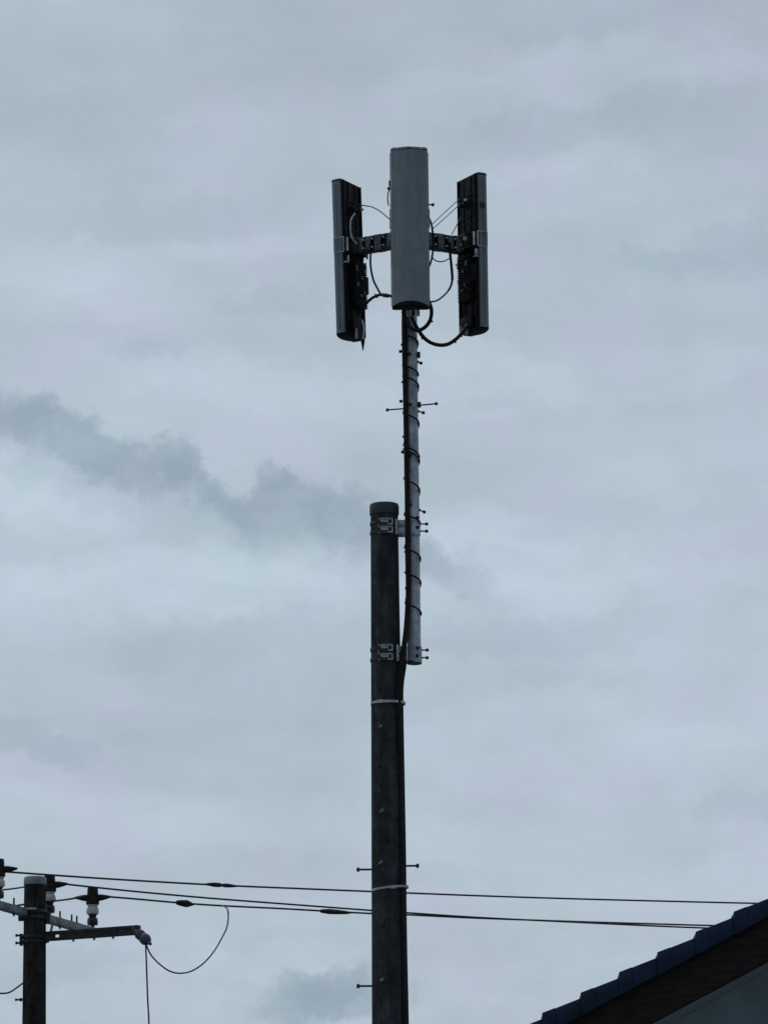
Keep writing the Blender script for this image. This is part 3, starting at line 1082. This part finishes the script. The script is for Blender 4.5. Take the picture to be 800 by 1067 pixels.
for dz in (-.02, .02):
    lathe(bm, [(lr(zz_) + .0006, dz - .012), (lr(zz_) + .007, dz - .012), (lr(zz_) + .007, dz + .012), (lr(zz_) + .0006, dz + .012)], (LX, DL, zz_), seg=36)
    cyl(bm, (LX - lr(zz_) - .05, DL - .04, zz_ + dz * 1.6), (LX - lr(zz_), DL - .04, zz_ + dz * 1.6), .009, seg=8)
    lathe(bm, [(.015, 0), (.015, .014)], (LX - lr(zz_) - .05, DL - .04, zz_ + dz * 1.6), (-1, 0, 0), seg=6)
box(bm, (LX - lr(zz_) - .014, DL - .04, zz_ - .005), (.03, .03, .1))
box(bm, (LX + lr(zz_) + .012, DL - .03, zz_ + .01), (.03, .05, .08))
obj('lower_band', bm, 'dark_steel', pp, bevel=.0015)
zz_ = zl_(1042)
bm = B()
cyl(bm, (LX - lr(zz_) + .01, DL, zz_), (LX - lr(zz_) - .05, DL, zz_), .008, seg=8)
lathe(bm, [(.016, 0), (.016, .018)], (LX - lr(zz_) - .005, DL, zz_), (-1, 0, 0), seg=8)
lathe(bm, [(.012, 0), (.012, .012)], (LX - lr(zz_) - .05, DL, zz_), (-1, 0, 0), seg=8)
obj('step_bolt', bm, 'dark_steel', pp)


# insulators
def make_insulator(label):
    t = thing('line_insulator', (0, 0, 0), label, 'insulator', 'insulators standing on the crossarm')
    h = 0.352
    bm = B()
    lathe(bm, [(.016, 0), (.016, .02), (.045, .022), (.048, .04), (.046, .075), (.038, .085), (.030, .092), (.034, .105), (.040, .112)], seg=24)
    obj('base', bm, 'brown', t, world=False)
    bm = B()
    lathe(bm, [(.036, .1125), (.052, .12), (.056, .135), (.054, .16), (.050, .172), (.040, .18), (.046, .186), (.046, .200)], seg=28)
    obj('porcelain_body', bm, 'porcelain', t, world=False)
    bm = B()
    lathe(bm, [(.050, .2005), (.058, .205), (.058, .255), (.050, .262), (.047, .335), (.045, .35), (.03, h)], seg=28)
    obj('cover', bm, 'cover', t, world=False)
    bm = B()
    for s in (-1, 1):
        lathe(bm, [(.030, 0), (.028, .03), (.018, .075), (.008, .11)], (s * .05, 0, .262), (s, 0, 0.05), seg=16)
    obj('wire_boot', bm, 'cover', t, world=False)
    return t


ins_pos = []
ilab = ['insulator nearest the viewer, cut by the left edge of the picture',
        'white and black insulator close behind the right side of the power pole cap',
        'white and black insulator at the far end of the crossarm, right of the power pole']
I0 = None
for i, (px, py) in enumerate(((-2.0, 944), (51.5, 957), (96.5, 970.5))):
    # centre-line point of the crossarm under this x
    best = min((abs((at(px, 950, (aA + dA * f).y).x) - (aA + dA * f).x), f) for f in [k / 400 for k in range(-80, 460)])
    f = best[1]
    p = aA + dA * f + Vector((0, 0, .036))
    if I0 is None:
        I0 = t = make_insulator(ilab[i])
    else:
        t = copy_tree(I0)
        t['label'] = ilab[i]
    t.location = p
    t.rotation_euler = (0, 0, R(-6))
    ins_pos.append(p)
    print('INS', i, round(f, 3), [round(v, 2) for v in p])

# barrel insulator at the tip of the lower arm
e0 = at(141, 970, DL - .32)
e1 = at(155.5, 983, DL - .42)
se = thing('strain_insulator', e0, 'small barrel insulator hanging at the tip of the lower arm', 'insulator')
de = (e1 - e0)
Ln = de.length
bm = B()
lathe(bm, [(.012, -.01), (.022, 0), (.034, Ln * .14), (.045, Ln * .3), (.045, Ln * .42), (.036, Ln * .5), (.047, Ln * .6), (.049, Ln * .75), (.036, Ln * .9), (.012, Ln)], e0, de, seg=24)
obj('barrel', bm, 'cap', se)
bm = B()
cyl(bm, e0 + de * .86, e0 + de * 1.12, .02, .012, seg=12)
box(bm, e0 + Vector((-.0, -.0, .012)), (.05, .03, .05))
obj('clevis', bm, 'dull', se, bevel=.001)


# wires --------------------------------------------------------------
def wire(name, label, pts, r, cat='wire', group=None, splices=(), m='wire', smooth=8):
    P = [at(a, b, Y) for a, b, Y in pts]
    t = thing(name, P[0], label, cat, group)
    bm = B()
    tube(bm, P, r, 8, smooth)
    obj('conductor', bm, m, t)
    for (a, b, Y), (c, d, Y2), prof in splices:
        p, q = at(a, b, Y), at(c, d, Y2)
        L = (q - p).length
        bm = B()
        lathe(bm, [(rr, L * f) for f, rr in prof], p, q - p, seg=14)
        obj('splice_cover', bm, 'rubber', t)
    return t


def yat(px, y0):     # depth of the span at a photo column: swings slowly away to the right
    return y0 + (px) * 0.010


Y1, Y2, Y3 = ins_pos[0].y, ins_pos[1].y, ins_pos[2].y
g_ = 'power lines spanning from the crossarm to the right'
sp1 = [(0, .0065), (.08, .012), (.25, .020), (.42, .020), (.5, .013), (.62, .019), (.8, .015), (1, .0065)]
sp2 = [(0, .007), (.1, .022), (.3, .028), (.6, .034), (.8, .022), (1, .007)]
sp3 = [(0, .007), (.06, .018), (.3, .026), (.6, .022), (.85, .016), (1, .007)]
wire('power_line', 'highest power line, running from the left-edge insulator across to the roof',
     [(px, py, yat(px, Y1)) for px, py in ((3, 908.5), (60, 912.6), (130, 917.2), (230, 922.8), (310, 926.2), (386, 929.3), (500, 933.8), (600, 937), (700, 939.6), (795, 941.8), (900, 943.5), (1300, 947))],
     0.0085, group=g_, splices=[((214, 921.6, yat(214, Y1)), (248, 923.9, yat(248, Y1)), sp1)])
wire('power_line', 'middle power line, starting at the insulator beside the pole cap',
     [(px, py, yat(px, Y2)) for px, py in ((52, 918.8), (70, 921.8), (140, 929.2), (215, 936), (290, 941.8), (386, 949), (424, 951.5), (500, 956.5), (610, 961.9), (680, 965.2), (735, 967.4), (850, 971), (1300, 978))],
     0.0085, group=g_)
wire('power_line', 'lowest power line, starting at the far insulator of the crossarm, with two dark splices',
     [(px, py, yat(px, Y3 - .3)) for px, py in ((98, 932.5), (112, 934.6), (140, 937), (190, 941.4), (232, 944.2), (290, 947), (340, 949.8), (386, 952.2), (424, 953.6), (500, 957.2), (610, 961), (680, 963.1), (745, 964.9), (850, 967), (1300, 972))],
     0.0088, group=g_, splices=[((183, 940.6, yat(183, Y3 - .3)), (202, 942.9, yat(202, Y3 - .3)), sp2),
                              ((333, 949.6, yat(333, Y3 - .3)), (366, 951.6, yat(366, Y3 - .3)), sp3)])
wire('service_wire', 'thin wire leaving the left-edge insulator and passing behind the power pole',
     [(3, 927.5, Y1 + .02), (12, 926.6, Y1 + .1), (24, 924.8, DL + .15), (36, 922.5, Y2 - .1), (50, 920, Y2)], 0.0072)
wire('service_wire', 'wire from the far insulator leading left behind the power pole',
     [(95, 933.5, Y3), (86, 935, Y3 - .1), (72, 937.3, Y3 - .2), (57, 939.2, DL + .35), (40, 941, DL + .25), (20, 943.6, DL + .1), (-6, 949, DL - .2), (-60, 958, DL - 1)], 0.0085)
wire('loop_wire', 'thin black wire looping down from the lowest power line to the lower arm tip',
     [(231.5, 944, yat(231, Y3 - .3)), (236.5, 947, 39.5), (237.8, 954, 39.3), (236.5, 966, 39.1), (231, 978, 39), (222, 993, 38.8), (211, 1005, 38.5), (199, 1012.5, 38.3), (187, 1014.6, 38.1),
      (176, 1012, 37.9), (165, 1004, 37.8), (157, 995, 37.7), (152.3, 985, 37.6)], 0.0068)
dz = at(152, 984, 37.6)
wire('drop_wire', 'straight thin wire dropping down from the lower arm tip',
     [(151.8, 984, 37.6), (152.6, 1005, 37.55), (153.8, 1040, 37.5), (155.2, 1067, 37.45), (158, 1150, 37.3), (162, 1400, 37), (168, 1800, 36.6)], 0.0068)
wire('service_wire', 'short curved wire meeting the power pole low at the left edge',
     [(-30, 1031, DL - .3), (-12, 1034.5, DL - .2), (2, 1035.6, DL - .1), (10, 1034.4, DL - .05), (17, 1030, DL), (24.5, 1024.5, DL)], 0.0072)

# ------------------------------------------------------------------ house with tiled gable roof, lower right
YG = 23.6
q0 = at(565, 1059.5, YG)
q1 = at(764.5, 953.5, YG)
sl_ = (q1.z - q0.z) / (q1.x - q0.x)
ang = math.atan(sl_)
step = (q1.x - q0.x) / 5.0            # horizontal run of one tile
ux = Vector((math.cos(ang), 0, math.sin(ang)))
uz = Vector((-math.sin(ang), 0, math.cos(ang)))
PXM = F / 24.4                        # photo px per metre here
print('ROOF slope', math.degrees(ang), 'tile run', step, 'px/m', PXM)
depth = 8.5
house = thing('house', (q0.x, YG + 1, 0), 'corner of a house roof with blue glazed tiles over a dark barge board', 'house')
i0, i1 = -8, 18                        # tile courses from eave to ridge
ridge = q0 + (q1 - q0) * (i1 / 5.0)
xr_ = ridge.x
tl = step / math.cos(ang)             # along the slope


def prism(bm, prof, y0, y1):
    f = [bm.verts.new((x_, y0, z_)) for x_, z_ in prof]
    b = [bm.verts.new((x_, y1, z_)) for x_, z_ in prof]
    bm.faces.new(f)
    bm.faces.new(b[::-1])
    n = len(prof)
    for k in range(n):
        bm.faces.new((f[k], b[k], b[(k + 1) % n], f[(k + 1) % n]))


def mirror_x(bm):
    geom = bm.verts[:] + bm.edges[:] + bm.faces[:]
    r = bmesh.ops.duplicate(bm, geom=geom)
    for v in [e for e in r['geom'] if isinstance(e, bmesh.types.BMVert)]:
        v.co.x = 2 * xr_ - v.co.x


SH = 0.027        # height of each step in the verge line
VT = 0.092         # height of the verge flap
def zn(x): return q0.z + (x - q0.x) * sl_ - SH * 0.5
xe = q0.x + step * i0
bm = B()
bmr = B()
rnd = random.Random(5)
for i in range(i0, i1):
    x0, x1 = q0.x + step * i, q0.x + step * (i + 1)
    j0 = rnd.uniform(-.0015, .0015)
    za_, zb_ = zn(x0) + SH, zn(x1)
    last = i == i1 - 1
    e = 0 if last else .02
    # roof course, full depth
    prism(bmr, [(x0, za_ - .004), (x1 + e, zb_ - .004 + e * sl_), (x1 + e, zb_ - .03), (x0, za_ - .034)], YG + .10, YG + depth)
    # hanging flap of the verge tile, its foot in one straight line
    prism(bm, [(x0, za_ + j0), (x1, zb_ + j0), (x1, zn(x1) - VT + j0), (x0, zn(x0) - VT + j0)], YG - .012, YG + .02)
    # low end laps over its neighbour
    lp = .066
    zt_ = za_ + (zb_ - za_) * lp / step
    prism(bm, [(x0 - .002, za_ + .0015 + j0), (x0 + lp, zt_ + .0015 + j0), (x0 + lp + .002, zn(x0 + lp) - VT - .002), (x0 - .002, zn(x0) - VT - .002)], YG - .020, YG - .0125)
    # top leaf going back over the roof
    prism(bm, [(x0, za_ + j0), (x1, zb_ + j0), (x1, zb_ - .02), (x0, za_ - .02)], YG + .0205, YG + .20)
mirror_x(bm)
mirror_x(bmr)
roof = obj('roof', bmr, 'tile', house)
obj('verge_tiles', bm, 'tile', roof, bevel=.0025)
bm = B()
cyl(bm, (xr_, YG - .02, ridge.z + .03), (xr_, YG + depth, ridge.z + .03), .09, seg=20)
obj('ridge_tiles', bm, 'tile', roof)


def strip(bm, o0, o1, y0, y1, xs=0.0):
    a_ = xe + xs
    prism(bm, [(a_, zn(a_) + o0), (xr_, zn(xr_) + o0), (xr_, zn(xr_) + o1), (a_, zn(a_) + o1)], y0, y1)


bm = B()
strip(bm, -VT + .015, -VT - .226, YG + .021, YG + .052)
mirror_x(bm)
obj('barge_board', bm, 'barge', house)
bm = B()
strip(bm, -VT - .2265, -VT - .233, YG + .024, YG + .05)
mirror_x(bm)
obj('drip_edge', bm, 'barge', house)
bm = B()
strip(bm, -VT - .20, -VT - .215, YG + .0525, YG + .95, .05)
mirror_x(bm)
obj('soffit', bm, 'soffit', house)
bm = B()
strip(bm, -.035, -.10, YG + .0525, YG + depth - .05, .05)
mirror_x(bm)
obj('roof_deck', bm, 'barge', house)
# walls
bm = B()
xa = xe + .55
xb2 = 2 * xr_ - xa
def zw(x): return zn(x) - VT - .2155
prism(bm, [(xa, 0), (xb2, 0), (xb2, zw(xa)), (xr_, zw(xr_)), (xa, zw(xa))], YG + .951, YG + depth - .6)
obj('wall', bm, 'stucco', house)
# window low on the gable wall
for wx in (xr_ - 2.2, xr_ + 1.0):
    bm = B()
    yw = YG + .951
    for a_, b_, c_, d_ in ((wx, wx + 1.3, 3.2, 3.26), (wx, wx + 1.3, 4.24, 4.3), (wx, wx + .06, 3.2605, 4.2395), (wx + 1.24, wx + 1.3, 3.2605, 4.2395), (wx + .62, wx + .68, 3.2605, 4.2395)):
        box(bm, ((a_ + b_) / 2, yw - .03, (c_ + d_) / 2), (b_ - a_, .05, d_ - c_))
    w_ = obj('window', bm, 'galv', house)
    bm = B()
    box(bm, (wx + .65, yw - .012, 3.75), (1.18, .01, .97))
    obj('pane', bm, 'cap', w_)
